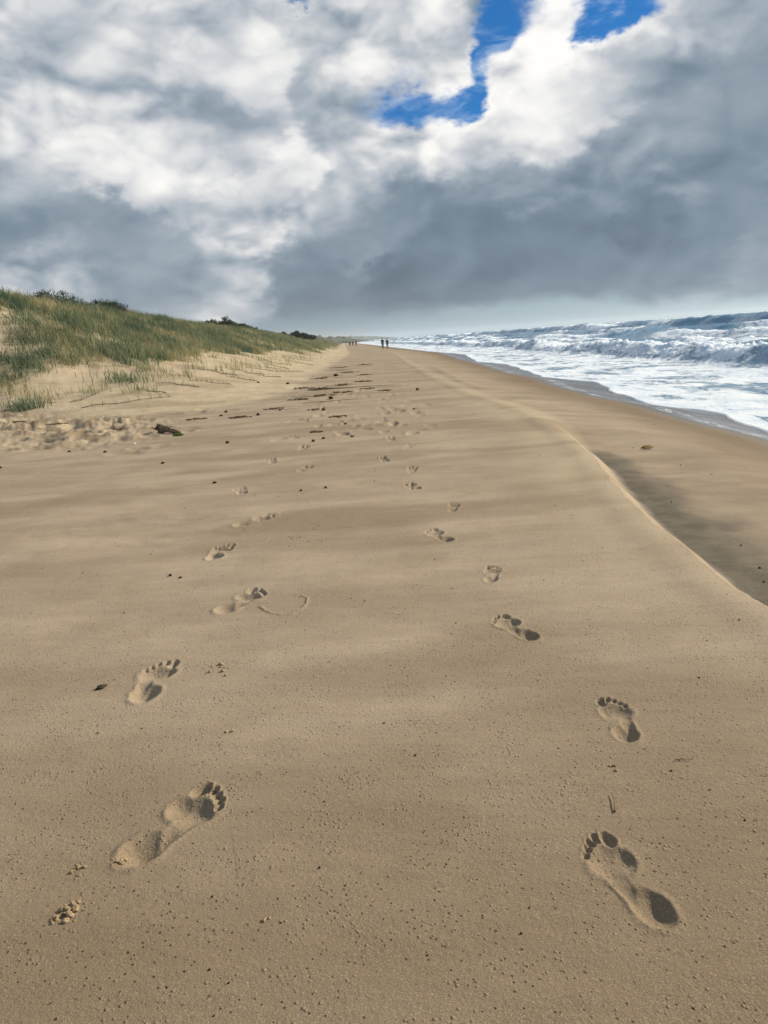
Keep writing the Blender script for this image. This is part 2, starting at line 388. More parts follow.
# scuffs: half blown-over old tracks further along, each its own shallow dent with a low lip
sc_r = np.random.default_rng(11)
GG = GZ.reshape(nR, nT)
def dent(px, py, ln, wd, dp, rot):
    R0 = math.hypot(px, py); i0, i1 = np.searchsorted(rr, [max(R0 - 3 * ln, .9), R0 + 3 * ln]); t0 = math.atan2(px, py); dt = 3 * ln / R0
    if not -.6 < t0 < .6: return
    j0, j1 = np.searchsorted(dense, [t0 - dt, t0 + dt])
    if i1 <= i0 or j1 <= j0: return
    X = RR[i0:i1, j0:j1] * np.sin(TT[i0:i1, j0:j1]) - px; Y = RR[i0:i1, j0:j1] * np.cos(TT[i0:i1, j0:j1]) - py
    c, s_ = math.cos(rot), math.sin(rot); u_ = (X * c + Y * s_) / wd; v_ = (-X * s_ + Y * c) / ln; q_ = np.hypot(u_, v_) + .25 * perlin(X * 9 + px, Y * 9)
    GG[i0:i1, j0:j1] += -dp * np.exp(-q_ ** 3) + .28 * dp * np.exp(-((q_ - 1.45) / .35) ** 2)
for i in range(190):
    yy = 8.3 * math.exp(sc_r.uniform(0, 2.2)); lane = sc_r.choice([-1.25, -.35, -.7, .3, .12, .55], p=[.14, .26, .14, .24, .14, .08])
    dent(lane + float(bend(yy)) + sc_r.normal(0, .10 + .012 * yy), yy, sc_r.uniform(.09, .15), sc_r.uniform(.045, .08), sc_r.uniform(.012, .032), sc_r.normal(0, .3))
for i in range(60): dent(sc_r.uniform(-9, -2.6), sc_r.uniform(8.3, 15), sc_r.uniform(.10, .2), sc_r.uniform(.08, .14), sc_r.uniform(.02, .06), sc_r.uniform(0, 3))
for (a_, b_, l_, w_, d_, r_) in ((-1.55, 4.6, .30, .5, .010, .1), (-1.2, 4.35, .12, .35, .008, 0), (.55, 6.0, .10, .2, .006, 0), (.65, 6.9, .12, .2, .006, 0), (-.1, 1.45, .09, .16, .004, .2), (-.2, 5.1, .1, .3, .005, 0)): dent(a_, b_, l_, w_, d_, r_)
# attributes: wetness and darker tone, loose dry sand and paler tone
s = toe_dist(GX, GY); cx = crest_x(GY); sh = shore_x(GY); rs = GX - cx
near = 1 - sst(GY, 6.8, 8.6)
tr_w = np.interp(GY, [-50, 0, 3.4, 4.4, 5.8, 6.7, 7.6], [.6, .55, .46, .46, .36, .27, .1])
runnel = near * sst(rs, .05, .19) * (1 - sst(rs + .12 * fbm(GX * 3, GY * 2, 3), tr_w * .75, tr_w * 1.5 + .1))
wb = np.interp(GY, [-50, 10, 20, 39, 60, 85, 3000], [4.5, 4.6, 4.6, 5.1, 5.8, 6.1, 6.1]) + bend(GY) + .10 * fbm(GY * .35, GY * 0 + 2, 3); wb = np.minimum(wb, sh - .25)
moist = .75 * sst(GX + .25 * fbm(GX, GY * .5, 3), wb - 1.9, wb - .1)
lace = np.exp(-((GX - wb - .30) / .26) ** 2) * (GX < sh + .2)
wet = sst(GX, wb - .6, wb + .2)
damp_dark = np.maximum(.95 * (1 - sst(GY + .35 * fbm(GX * 1.1, GY * 1.1, 3), .9, 2.7)) * (GY > -2), .5 * sst(fbm(GX * .35 + 3, GY * .8, 3), .15, .5))  # darker tone near the camera, plus random darker patches
damp_dark = np.maximum(damp_dark, sst((GX - cx) / np.maximum(wb - cx, .3) + .2 * fbm(GX * .7, GY * .3, 3), .1, .95))
lit_drybar = np.exp(-((rs + .13) / (.36)) ** 2) * (.35 + .65 * sst(GY, 2.0, 6)) * (1 - .85 * sst(GY, 10, 20))  # pale crest: dry sand, with its lit edge also put into the colour
dry = np.clip(np.maximum(sst(s + .35 * fbm(GX * .5, GY * .5, 3), -.35, .25), (.66 + .25 * fbm(GX * 1.5, GY * .8, 3)) * lit_drybar), 0, 1); CH = churn(GX, GY); damp_dark = np.maximum(damp_dark, 1.15 * CH * sst(fbm(GX * 2.6 + 8, GY * 2.2, 4, .6), .05, .3)); dry = np.maximum(dry, .9 * CH * sst(fbm(GX * 2.2, GY * 1.8, 4, .6), -.35, -.05))  # dug-over patch gets random darker and paler blotches
idx = np.arange(nR * nT).reshape(nR, nT); nxt = np.roll(idx, -1, 1)
F = np.stack([idx[:-1], idx[1:], nxt[1:], nxt[:-1]], -1).reshape(-1, 4)
cz = float(GZ[:nT].mean()); V = np.c_[GX, GY, GZ]
V = np.r_[V, [[0, 0, cz]]]; cen = len(V) - 1
k = np.arange(0, nT - 1, 2); cap = np.stack([np.full(len(k), cen), idx[0][k], idx[0][k + 1], idx[0][(k + 2) % nT]], -1)
if nT % 2: cap = np.r_[cap, [[cen, idx[0][-1], idx[0][0], idx[0][0]]]][:-1]
F = np.r_[F, cap]
A = lambda a: np.r_[a, a[-1]]

msand, N, bs = material('sand')
pos = N.n.new('ShaderNodeNewGeometry').outputs['Position']
wetA, runA, damp_darkA, dry_litA = N.attr('wet'), N.attr('runnel'), N.attr('damp_dark'), N.attr('dry')
pxy = N.v('MULTIPLY', pos, (1, 1, .3)); st = N.v('MULTIPLY', pos, (.6, 1.45, 1))
streak = N.noise(st, 1.3, 6, .6); blot = N.noise(pxy, 2.2, 5, .6); grain = N.noise(pos, 420, 2, .6); grain2 = N.noise(pos, 90, 4, .65)
base = N.mix(N.rng(streak, .34, .66), (.345, .275, .197, 1), (.445, .362, .268, 1))
base = N.mix(N.m('MULTIPLY', N.rng(blot, .42, .7), .45), base, (.28, .218, .145, 1))
base = N.mix(dry_litA, base, N.mix(N.rng(blot, .35, .65), (.47, .385, .265, 1), (.55, .455, .32, 1)))
base = N.mix(N.m('MULTIPLY', damp_darkA, .72), base, (.205, .150, .09, 1))
base = N.mix(runA, base, N.mix(N.rng(N.noise(pxy, 7, 4, .6), .4, .62), (.105, .090, .066, 1), (.15, .128, .092, 1)))
base = N.mix(N.attr('moist'), base, (.165, .120, .075, 1))
base = N.mix(wetA, base, (.12, .10, .078, 1))
base = N.mix(N.rng(grain, .35, .68), N.mix(.40, base, (.05, .04, .03, 1)), base)
base = N.mix(N.m('MULTIPLY', N.rng(grain, .62, .72), .35), base, (.62, .55, .42, 1))
# dark grains and shell crumbs, plus pits with their shade painted into the colour
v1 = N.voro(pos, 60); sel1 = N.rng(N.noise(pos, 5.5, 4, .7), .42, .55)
grit_shade = N.m('MULTIPLY', N.rng(v1, .17, .09), sel1)
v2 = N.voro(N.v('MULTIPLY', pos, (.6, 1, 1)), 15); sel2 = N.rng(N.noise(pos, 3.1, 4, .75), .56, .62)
grit_shade2 = N.m('MULTIPLY', N.rng(v2, .105, .06), sel2)
grit_shade3 = N.m('MULTIPLY', N.rng(N.voro(N.v('ADD', pos, (3.3, 1.7, 0)), 24), .085, .05), N.rng(N.noise(pos, 2.2, 3, .7), .38, .50))
grit_shade2 = N.m('MAXIMUM', grit_shade2, grit_shade3)
gr = N.m('MULTIPLY', N.m('MAXIMUM', grit_shade, grit_shade2), N.m('SUBTRACT', 1.0, wetA))
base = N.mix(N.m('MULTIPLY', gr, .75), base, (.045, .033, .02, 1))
lw = N.m('ABSOLUTE', N.m('SUBTRACT', N.noise(N.v('MULTIPLY', pos, (1.6, .7, 1)), 3.2, 5, .6, dist=.8), .5)); lcm = N.m('MULTIPLY', N.rng(lw, .045, .015), N.rng(N.attr('lace'), .35, .8)); lcm = N.m('MULTIPLY', lcm, N.rng(N.noise(pos, 1.1, 3, .5), .42, .58))
base = N.mix(lcm, base, (.75, .78, .80, 1))
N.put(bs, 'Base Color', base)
N.put(bs, 'Roughness', N.m('SUBTRACT', .92, N.m('ADD', N.m('MULTIPLY', wetA, .72), N.m('MULTIPLY', runA, .25))))
N.put(bs, 'Specular IOR Level', N.m('ADD', .18, N.m('MULTIPLY', wetA, .5)))
h = N.m('ADD', N.m('MULTIPLY', grain, .0010), N.m('MULTIPLY', grain2, .0028))
crumbs = N.m('MULTIPLY', N.rng(N.voro(pos, 70), .30, .05), N.m('MULTIPLY', N.rng(N.noise(pos, 8, 3, .7), .47, .6), .0032))
pits = N.m('MULTIPLY', N.m('MAXIMUM', grit_shade3, grit_shade), -.0055)
h = N.m('ADD', N.m('ADD', h, crumbs), pits); h = N.m('ADD', h, N.m('MULTIPLY', N.noise(st, 9, 5, .65), .0035))
h = N.m('MULTIPLY', h, N.m('SUBTRACT', 1.0, N.m('MULTIPLY', wetA, .93)))
bmp = N.n.new('ShaderNodeBump'); N.put(bmp, 'Height', h); bmp.inputs['Distance'].default_value = 1.0; bmp.inputs['Strength'].default_value = .8
N.put(bs, 'Normal', bmp.outputs[0])
sand = tag(mesh_np('sand', V, F, msand, dict(moist=A(moist), lace=A(lace), wet=A(wet), runnel=A(runnel), damp_dark=A(damp_dark), dry=A(dry))), kind='structure')

# ---------------------------------------------------------------- sea
SEA = -.68
def sea_fields(x, y):
    s = x - shore_x(y)
    m = 1.2 * perlin(y * .045, y * 0 + 1.1) + .5 * perlin(y * .17, y * 0 + 5.1)
    base_s = x - 6.2 - bend(y) ; z = np.zeros_like(x); foam = np.zeros_like(x)
    waves = [(7.5, .60, .9, 2.6, 1.0, 1.6), (13.5, .40, 1.2, 3.0, .9, 2.0), (20, .6, 1.6, 4.5, .95, 2.6), (33, .8, 1.8, 6, .9, 3.0), (50, 1.6, 2.6, 9, .8, 4.0), (70, 1.5, 3.6, 10, .75, 5.0), (95, 1.6, 5, 12, .7, 6.0),
             (130, 1.7, 7, 15, .6, 8.0), (175, 1.5, 9, 18, .5, 8), (230, 1.3, 12, 22, .45, 8), (300, 1.3, 15, 28, .15, 8), (400, 1.3, 20, 40, .1, 8), (520, 1.3, 26, 50, .1, 8)]
    for i, (s0, hgt, wf, wbk, fo, mo) in enumerate(waves):
        t = base_s - s0 - m * mo ** .8 - mo * .5 * perlin(y * .02 + i * 7.7, y * 0)
        amp = hgt * (1 + .45 * perlin(y * (.10 if i < 3 else .045) + i * 3.7, y * 0 + i))
        prof = np.where(t < 0, np.exp(-(np.abs(t) / wf) ** 2.2), np.exp(-(t / wbk) ** 1.5))
        z = z + amp * prof
        br = sst(perlin(y * (.16 if i < 2 else .06) + i * 5.3, base_s * .05 + i), *(( -.9, -.45) if i == 0 else (-.25 + .8 * (1 - fo), .15 + .8 * (1 - fo))))
        f = br * (np.exp(-((t - .15 * wbk) / (.55 * wbk)) ** 2) + .55 * sst(t, -wf * 1.3, 0) * (1 - sst(t, .5 * wbk, 2.6 * wbk))); f = np.where(t < 0, np.minimum(f, .66 + .25 * perlin(y * .3 + i, x * .3)), f)
        foam = np.maximum(foam, f * (1 if i < 5 else .85))
    ns = fbm(x * .5, y * .35, 4); foam = foam + .15 * ns * (foam > .05)
    # the wash in front of the bore: a sheet of foam with streaky openings
    wash = 1 - sst(base_s, 5.8 + m, 7.8 + m); foam = np.maximum(foam, wash * (.60 + .30 * ns))
    zone = sst(s, 0, 4)
    z = z * sst(s, 1.0, 4.5) + zone * (.05 * fbm(x * .45, y * .3, 4) + .10 * sst(base_s, 8, 16) * fbm(x * .35, y * .18, 5, .6))
    rough = np.clip(foam, 0, 1) * sst(base_s, 5.2, 6.6) * (1 - .75 * sst(base_s, 9, 22))
    z = z * (1 + .24 * fbm(x * .5, y * .4, 4, .6) * sst(base_s, 5, 8) * (1 - .6 * sst(base_s, 15, 40))); nn = fbm(x * 1.7, y * 1.5, 5, .62); z = z + rough * (.09 * nn + .10 * np.abs(fbm(x * 2.6, y * 2.3, 4, .6)))
    lipf = np.exp(-((s - .12) / .16) ** 2)
    foam = np.maximum(foam, lipf * 1.05); foam = np.maximum(foam, (s < .5) * .9)
    z = SEA + z + .012 * lipf * (s > 0)
    g = ground(x, y, False)
    edge = sst(s, -.02, .05)
    z = np.where(s < 3.0, np.maximum(z, g + .018 + .01 * edge), z)
    z = z - (1 - edge) * .16                                           # slips under the sand at the edge of the wash
    return z, np.clip(foam, 0, 1.2), s
sr = radii(.0022, 5.0, 12000, .0042)
sr = sr[(sr < 400)]; sr = np.r_[sr, np.geomspace(400, 5000, 130)[1:]]
ta = np.r_[np.radians(np.linspace(-14, 1, 60))[:-1], np.radians(np.linspace(1, 34, 460)), np.radians(np.linspace(34, 176, 330)[1:])]
SR, TA = np.meshgrid(sr, ta, indexing='ij'); SX = (SR * np.sin(TA)).ravel(); SY = (SR * np.cos(TA)).ravel()
SZ, FO, SS = sea_fields(SX, SY)
ii = np.arange(len(SX)).reshape(len(sr), len(ta))
FQ = np.stack([ii[:-1, :-1], ii[1:, :-1], ii[1:, 1:], ii[:-1, 1:]], -1).reshape(-1, 4)
keep = (SS[FQ].max(1) > -.12); FQ = FQ[keep]
used = np.zeros(len(SX), bool); used[FQ.ravel()] = True; rem = np.cumsum(used) - 1; FQ = rem[FQ]
msea, N, bs = material('sea_water')
pos = N.n.new('ShaderNodeNewGeometry').outputs['Position']
fA = N.attr('foam'); p2 = N.v('MULTIPLY', pos, (1, .45, 1))
fn = N.noise(p2, 1.7, 8, .64, dist=.7); lace = N.m('ABSOLUTE', N.m('SUBTRACT', N.noise(p2, 3.0, 5, .6, dist=1.0), .5))
fm = N.m('ADD', fA, N.m('MULTIPLY', N.m('SUBTRACT', fn, .5), 1.5)); fm = N.m('ADD', fm, N.m('MULTIPLY', N.m('SUBTRACT', .07, lace), 1.2))
fmask = N.m('MULTIPLY', N.rng(fm, .36, .62), N.rng(fA, .02, .18))
far = N.rng(N.v('LENGTH', pos, out='Value'), 40, 400)
wcol = N.mix(N.rng(N.noise(p2, .35, 4, .6), .35, .65), (.07, .21, .37, 1), (.15, .32, .46, 1))
wcol = N.mix(N.rng(fA, .0, .7), wcol, (.26, .38, .52, 1))
N.put(bs, 'Base Color', N.mix(fmask, wcol, N.mix(N.rng(fn, .3, .7), (.48, .61, .80, 1), (.76, .84, .95, 1))))
N.put(bs, 'Roughness', N.m('ADD', .16, N.m('MULTIPLY', fmask, .75))); N.put(bs, 'IOR', 1.333); N.put(bs, 'Subsurface Weight', N.m('MULTIPLY', fmask, .85)); bs.inputs['Subsurface Radius'].default_value = (1.0, 1.1, 1.2); N.put(bs, 'Subsurface Scale', .35)
N.put(bs, 'Specular IOR Level', N.m('SUBTRACT', .5, N.m('MULTIPLY', fmask, .4)))
hh = N.m('ADD', N.m('MULTIPLY', N.noise(p2, 2.2, 7, .62), .10), N.m('MULTIPLY', fmask, .035)); hh = N.m('ADD', hh, N.m('MULTIPLY', N.m('MULTIPLY', fmask, N.noise(pos, 9, 5, .65)), .07))
bmp = N.n.new('ShaderNodeBump'); N.put(bmp, 'Height', hh); bmp.inputs['Distance'].default_value = 1.0; bmp.inputs['Strength'].default_value = .9
N.put(bs, 'Normal', bmp.outputs[0])
sea = tag(mesh_np('sea', np.c_[SX, SY, SZ][used], FQ, msea, dict(foam=FO[used])), kind='structure')

# ---------------------------------------------------------------- dune grass
ORD = 'nearest,second,third,fourth,fifth,sixth,seventh,eighth,ninth,tenth,eleventh,twelfth,thirteenth,fourteenth,fifteenth,sixteenth,seventeenth,eighteenth,nineteenth,twentieth,twenty-first,twenty-second,twenty-third,twenty-fourth,twenty-fifth,twenty-sixth'.split(',')
ORD[0] = 'very'
def gz(x, y, fine=True): return float(ground(np.array([x]), np.array([y]), fine)[0])
mgrass, N, bs = material('grass')
tA = N.attr('tint'); gN = N.noise(N.n.new('ShaderNodeNewGeometry').outputs['Position'], .8, 3, .6)
gc = N.ramp(N.m('ADD', tA, N.m('MULTIPLY', N.m('SUBTRACT', gN, .5), .5)), [(0., (.045, .085, .05)), (.3, (.10, .155, .09)), (.55, (.20, .235, .13)), (.8, (.36, .32, .17)), (1., (.46, .38, .21))])
N.put(bs, 'Base Color', gc); N.put(bs, 'Roughness', .6); N.put(bs, 'Specular IOR Level', .25)
tr = N.n.new('ShaderNodeBsdfTranslucent'); N.put(tr, 0, gc); mx = N.n.new('ShaderNodeMixShader'); N.put(mx, 0, .3)
N.l.new(bs.outputs[0], mx.inputs[1]); N.l.new(tr.outputs[0], mx.inputs[2]); N.l.new(mx.outputs[0], N.n['Material Output'].inputs[0])
def blades(bx, by, bz, hgt, wid, tint, lean=.45, wind=(-.35, .05), r=rng):
    n = len(bx); a = r.uniform(0, 2 * np.pi, n); ln = r.uniform(.1, 1, n) * lean
    dx = np.cos(a) * ln + wind[0] * r.uniform(.3, 1, n); dy = np.sin(a) * ln + wind[1]
    fa = r.uniform(0, np.pi, n); wx, wy = np.cos(fa), np.sin(fa)
    P = []
    for t, w_ in ((0, 1.), (.4, .9), (.75, .6), (1., .08)):
        cx_ = bx + dx * hgt * t * t; cy_ = by + dy * hgt * t * t; cz_ = bz + hgt * t * (1 - .25 * t * np.hypot(dx, dy)) - .02
        P.append(np.stack([cx_ - wx * wid * w_ / 2, cy_ - wy * wid * w_ / 2, cz_], -1)); P.append(np.stack([cx_ + wx * wid * w_ / 2, cy_ + wy * wid * w_ / 2, cz_], -1))
    V = np.stack(P, 1).reshape(-1, 3); b0 = np.arange(n)[:, None] * 8
    F = np.concatenate([b0 + np.array([[k, k + 1, k + 3, k + 2]]) for k in (0, 2, 4)], 1).reshape(-1, 4)
    return V, F, np.repeat(tint, 8)
def grass_cover():
    Vs, Fs, Ts, off = [], [], [], 0
    for (y0, y1, nt, nb, w0, spread) in ((14, 48, 15000, 10, .013, .09), (48, 110, 9000, 7, .022, .2), (110, 520, 12000, 6, .05, .8)):
        ty = rng.uniform(y0, y1, nt * 2); tx = rng.uniform(-21, -4.5, nt * 2) + bend(ty)
        s_ = np.minimum(-2.2 - (tx - bend(ty)), (ty - np.interp(-tx, [2, 5, 9, 40], [12.3, 13, 14.6, 18])) * .5)
        pr = sst(s_ + 2.0 * fbm(tx * .3, ty * .17, 4, .6) + 3.2 * sst(s_, 3.6, 5.6) + 2.6 * np.exp(-((tx + 11.6) ** 2 + (ty - 22.8) ** 2) / 11), 3.2, 5.4) * (.42 + .58 * sst(fbm(tx * .6 + 9, ty * .4, 3), -.4, .15))
        k = rng.uniform(0, 1, nt * 2) < pr; tx, ty, pr = tx[k], ty[k], pr[k]
        n = len(tx); bx = np.repeat(tx, nb) + rng.normal(0, spread, n * nb); by = np.repeat(ty, nb) + rng.normal(0, spread, n * nb)
        hg = np.repeat(rng.uniform(.26, .60, n) * (.5 + .5 * pr), nb) * rng.uniform(.55, 1.1, n * nb)
        ti = np.repeat(np.clip(.40 + .42 * fbm(tx * .5, ty * .3, 4) + .40 * (1 - pr) + rng.normal(0, .20, n), 0, 1), nb) + rng.normal(0, .13, n * nb)
        V, F, T = blades(bx, by, ground(bx, by), hg, w0 * rng.uniform(.6, 1.3, n * nb), np.clip(ti, 0, 1), .8)
        Vs.append(V); Fs.append(F + off); Ts.append(T); off += len(V)
    return mesh_np('dune_grass', np.concatenate(Vs), np.concatenate(Fs), mgrass, dict(tint=np.concatenate(Ts)), smooth=False)
tag(grass_cover(), kind='stuff')

# separate tussocks below the grass line
def tussock(x, y, n, rad, hg, tint, label):
    r = np.random.default_rng(int(abs(x * 991 + y * 37)) + n)
    bx = r.normal(0, rad, n); by = r.normal(0, rad * .8, n)
    V, F, T = blades(bx, by, ground(bx + x, by + y) - gz(x, y), hg * r.uniform(.45, 1.1, n), .014 * r.uniform(.6, 1.3, n), np.clip(tint + r.normal(0, .15, n), 0, 1), .7, r=r)
    o = mesh_np('grass_tussock', V, F, mgrass, dict(tint=T), smooth=False); o.location = (x, y, gz(x, y))
    tag(o, label, 'grass tussock', 'tussocks on the bare dune foot'); return o
tussock(-7.35, 16.1, 230, .22, .34, .30, 'green grass tussock alone on pale sand at the left edge of the beach')
tussock(-6.2, 19.3, 260, .38, .36, .38, 'wide green tussock just below the edge of the dune grass')
TUS = []
SHARED = 'small straw coloured grass tussock on the bare sand of the dune foot'
for (x_, y_, n_, r_, h_) in ((-5.4, 17.6, 60, .25, .3), (-6.6, 17.9, 70, .25, .3), (-5.1, 20.3, 70, .3, .32), (-4.9, 22.6, 80, .35, .32), (-4.6, 25.2, 70, .3, .34), (-4.7, 28.5, 80, .4, .32), (-4.4, 32, 70, .4, .34), (-4.3, 36, 60, .4, .34),
                             (-8.4, 17.8, 90, .3, .34), (-8.9, 18.6, 90, .3, .36), (-4.5, 41, 60, .5, .35), (-4.3, 47, 60, .5, .35), (-4.6, 54, 60, .6, .35), (-5.9, 20.9, 80, .3, .3), (-7.6, 17.4, 80, .3, .3)):
    TUS.append((x_, y_, n_, r_, h_))
for k, q in enumerate(sorted(TUS, key=lambda q: q[1])): tussock(*q, .72, '%s nearest small straw coloured grass tussock on the bare dune foot' % ORD[k])

# grass runners creeping down over the sand: a bent stem with short upright shoots
def tube_np(pts, rad, n=6):
    pts = np.array(pts, float); V = []
    for i, p_ in enumerate(pts):
        d = pts[min(i + 1, len(pts) - 1)] - pts[max(i - 1, 0)]; d /= np.linalg.norm(d) + 1e-9
        a = np.cross(d, (0, 0, 1) if abs(d[2]) < .9 else (1, 0, 0)); a /= np.linalg.norm(a); b = np.cross(d, a); rd = rad[i] if hasattr(rad, '__len__') else rad
        for k in range(n): t = 2 * np.pi * k / n; V.append(p_ + rd * (a * math.cos(t) + b * math.sin(t)))
    F = [(i * n + k, i * n + (k + 1) % n, (i + 1) * n + (k + 1) % n, (i + 1) * n + k) for i in range(len(pts) - 1) for k in range(n)]
    return np.array(V), np.array(F)
mtwig, N, bs = material('dry_stem')
pos = N.n.new('ShaderNodeTexCoord').outputs['Object']
N.put(bs, 'Base Color', N.mix(N.rng(N.noise(pos, 30, 4, .6), .35, .65), (.075, .045, .025, 1), (.20, .14, .08, 1))); N.put(bs, 'Roughness', .85)
def runner(x, y, ln, ang, label, k):
    r = np.random.default_rng(100 + k); pts = []; px, py, a = x, y, ang
    for i in range(9):
        pts.append((px - x, py - y, gz(px, py) + .018 + .012 * math.sin(i * 1.3) - gz(x, y))); px += math.cos(a) * ln / 8; py += math.sin(a) * ln / 8; a += r.normal(0, .13)
    V, F = tube_np(pts, [.009 * (1 - .06 * i) for i in range(9)])
    root = mesh_np('grass_runner', V, F, mtwig); root.location = (x, y, gz(x, y))
    bx, by = [], []
    for p_ in pts[1:]:
        for q in range(5): bx.append(p_[0] + r.normal(0, .025)); by.append(p_[1] + r.normal(0, .025))
    bx = np.array(bx); by = np.array(by)
    V, F, T = blades(bx, by, ground(bx + x, by + y) - gz(x, y), r.uniform(.08, .22, len(bx)), .010 * r.uniform(.7, 1.2, len(bx)), np.clip(r.normal(.62, .2, len(bx)), 0, 1), .8, r=r)
    mesh_np('shoots', V, F, mgrass, dict(tint=T), smooth=False, parent=root)
    tag(root, label, 'grass runner', 'grass runners creeping down the sand')
runner(-6.0, 15.6, 1.9, R(35), 'longest bare grass runner, slanting across pale sand right of the lone green tussock', 0)
RUN = []
for k, (x_, y_, l_, a_) in enumerate(((-6.6, 16.6, 1.1, 60), (-4.2, 18.4, 1.3, 150), (-3.6, 19.2, 1.2, 140), (-3.9, 22, 1.4, 155), (-3.4, 24, 1.3, 150), (-3.2, 21, 1.0, 145), (-3.0, 26.5, 1.5, 160), (-3.3, 30, 1.4, 150), (-2.8, 23.2, 1.1, 150),
                                     (-2.6, 28.3, 1.5, 165), (-3.6, 34, 1.8, 160), (-2.9, 37, 1.6, 155), (-4.7, 17.3, 1.2, 140), (-3.3, 43, 2.0, 160), (-7.9, 16.5, 1.0, 20))):
    RUN.append((x_, y_, l_, a_))
for k, (x_, y_, l_, a_) in enumerate(sorted(RUN, key=lambda q: q[1])): runner(x_, y_, l_, R(a_), '%s nearest thin grass runner with short shoots on the sandy dune foot' % ORD[k], k + 1)

# ---------------------------------------------------------------- shrubs showing over the dune crest
mleaf, N, bs = material('shrub_leaf')
tA = N.attr('tint'); N.put(bs, 'Base Color', N.ramp(tA, [(0., (.018, .035, .018)), (1., (.055, .085, .038))])); N.put(bs, 'Roughness', .55); N.put(bs, 'Specular IOR Level', .3)
mbark, N, bs = material('shrub_bark'); pos = N.n.new('ShaderNodeTexCoord').outputs['Object']
N.put(bs, 'Base Color', N.mix(N.noise(pos, 14, 4, .6), (.06, .045, .03, 1), (.14, .11, .08, 1))); N.put(bs, 'Roughness', .9)
def leaves(cen, n, leaf, r):
    c = cen[r.integers(0, len(cen), n)]; d = r.normal(0, 1, (n, 3)); d /= np.linalg.norm(d, axis=1)[:, None]
    p_ = c[:, :3] + d * (c[:, 3:4] * r.uniform(.1, 1.45, (n, 1)) ** .8) * [1, 1, .75]
    u_ = r.normal(0, 1, (n, 3)); u_ /= np.linalg.norm(u_, axis=1)[:, None]; v_ = np.cross(u_, r.normal(0, 1, (n, 3))); v_ /= np.linalg.norm(v_, axis=1)[:, None] + 1e-9
    L_ = leaf * r.uniform(.6, 1.3, (n, 1)); V = np.stack([p_ - u_ * L_, p_ + v_ * L_ * .4, p_ + u_ * L_, p_ - v_ * L_ * .4], 1).reshape(-1, 3)
    return V, np.arange(4 * n).reshape(-1, 4), np.repeat(np.clip(r.normal(.5, .25, n), 0, 1), 4)
def shrub(x, y, wx, wy, h_, k, label, sink=.35):
    r = np.random.default_rng(500 + k); z0 = gz(x, y) - sink
    root = bpy.data.objects.new('shrub', None); sc.collection.objects.link(root); root.location = (x, y, z0)
    nc = int(30 + 10 * wx); qx = r.uniform(-1, 1, nc); cen = np.c_[qx * wx * .8, r.normal(0, wy * .4, nc), r.uniform(.1, .92, nc) * h_ * (1 - .55 * qx ** 2) * r.uniform(.75, 1.1, nc), r.uniform(.12, .27, nc) * h_]
    V, F, T = leaves(cen, int(5000 + 1500 * wx), .045 * max(1, y / 40), r); mesh_np('foliage', V, F, mleaf, dict(tint=T), smooth=False, parent=root)
    Vs, Fs, off = [], [], 0
    for c in cen[:9]:
        V, F = tube_np([(c[0] * .2, c[1] * .2, -.1), (c[0] * .5, c[1] * .5, c[2] * .45), (c[0] * .8, c[1] * .8, c[2] * .8)], [.03, .02, .008]); Vs.append(V); Fs.append(F + off); off += len(V)
    mesh_np('stems', np.concatenate(Vs), np.concatenate(Fs), mbark, parent=root)
    tag(root, label, 'shrub', 'dark shrubs on the dune crest')
for k, (x_, y_, wx, wy, h_, lb) in enumerate((
    (-14.9, 37.0, 1.5, .8, 1.5, 'tallest dark shrub at the left end of the row on the dune crest'), (-14.8, 39.2, 1.3, .8, 1.4, 'second dark shrub from the left on the dune crest'),
    (-14.6, 42.4, 1.0, .8, 1.45, 'small dark shrub closing the left row on the dune crest'), (-14.6, 45.0, .9, .8, 1.35, 'low rounded dark shrub right of the left row on the dune crest'),
    (-14.4, 73, 2.2, 1.6, 1.40, 'wide dark shrub leading the far row on the dune crest'), (-14.4, 79, 2.2, 1.6, 1.2, 'dark shrub in the middle of the far row on the dune crest'),
    (-14.2, 86, 2.0, 1.8, 1.1, 'dark shrub at the right end of the far row on the dune crest'),
    (-13.8, 120, 5, 4, 1.0, 'long low green shrub on the distant grassy dune'), (-14.2, 142, 5, 4, 1.1, 'farthest green shrub on the distant grassy dune'))):
    shrub(x_, y_, wx, wy, h_, k, lb)

# ---------------------------------------------------------------- headland far along the coast
mhead, N, bs = material('headland_scrub'); pos = N.n.new('ShaderNodeNewGeometry').outputs['Position']
N.put(bs, 'Base Color', N.mix(N.rng(N.noise(pos, .06, 5, .65), .4, .6), (.018, .032, .02, 1), (.055, .075, .045, 1))); N.put(bs, 'Roughness', .9)
def hill(name, x0, x1, yc, dep, hts, kk):
    u_ = np.linspace(0, 1, 220); v_ = np.linspace(-1, 1, 41); U, W = np.meshgrid(u_, v_, indexing='ij'); X = x0 + (x1 - x0) * U; Y = yc + W * dep
    h_ = np.interp(U, np.linspace(0, 1, len(hts)), hts) * np.sqrt(np.clip(1 - W ** 2, 0, 1))
    Z = -1.6 + h_ * (1 + .35 * fbm(X * .09 + kk, Y * .04, 4, .6)); ii = np.arange(U.size).reshape(U.shape)
    Fq = np.stack([ii[:-1, :-1], ii[1:, :-1], ii[1:, 1:], ii[:-1, 1:]], -1).reshape(-1, 4)
    return tag(mesh_np(name, np.c_[X.ravel(), Y.ravel(), Z.ravel()], Fq, mhead), kind='structure')
hill('headland', -150, 4, 900, 60, [9, 9, 11, 13, 12, 9.5, 9, 8, 6, 3, 1], 0)
hill('far_hills', -330, 75, 2300, 160, [20, 21, 19, 19, 18, 15, 15, 12, 8, 3], 4)

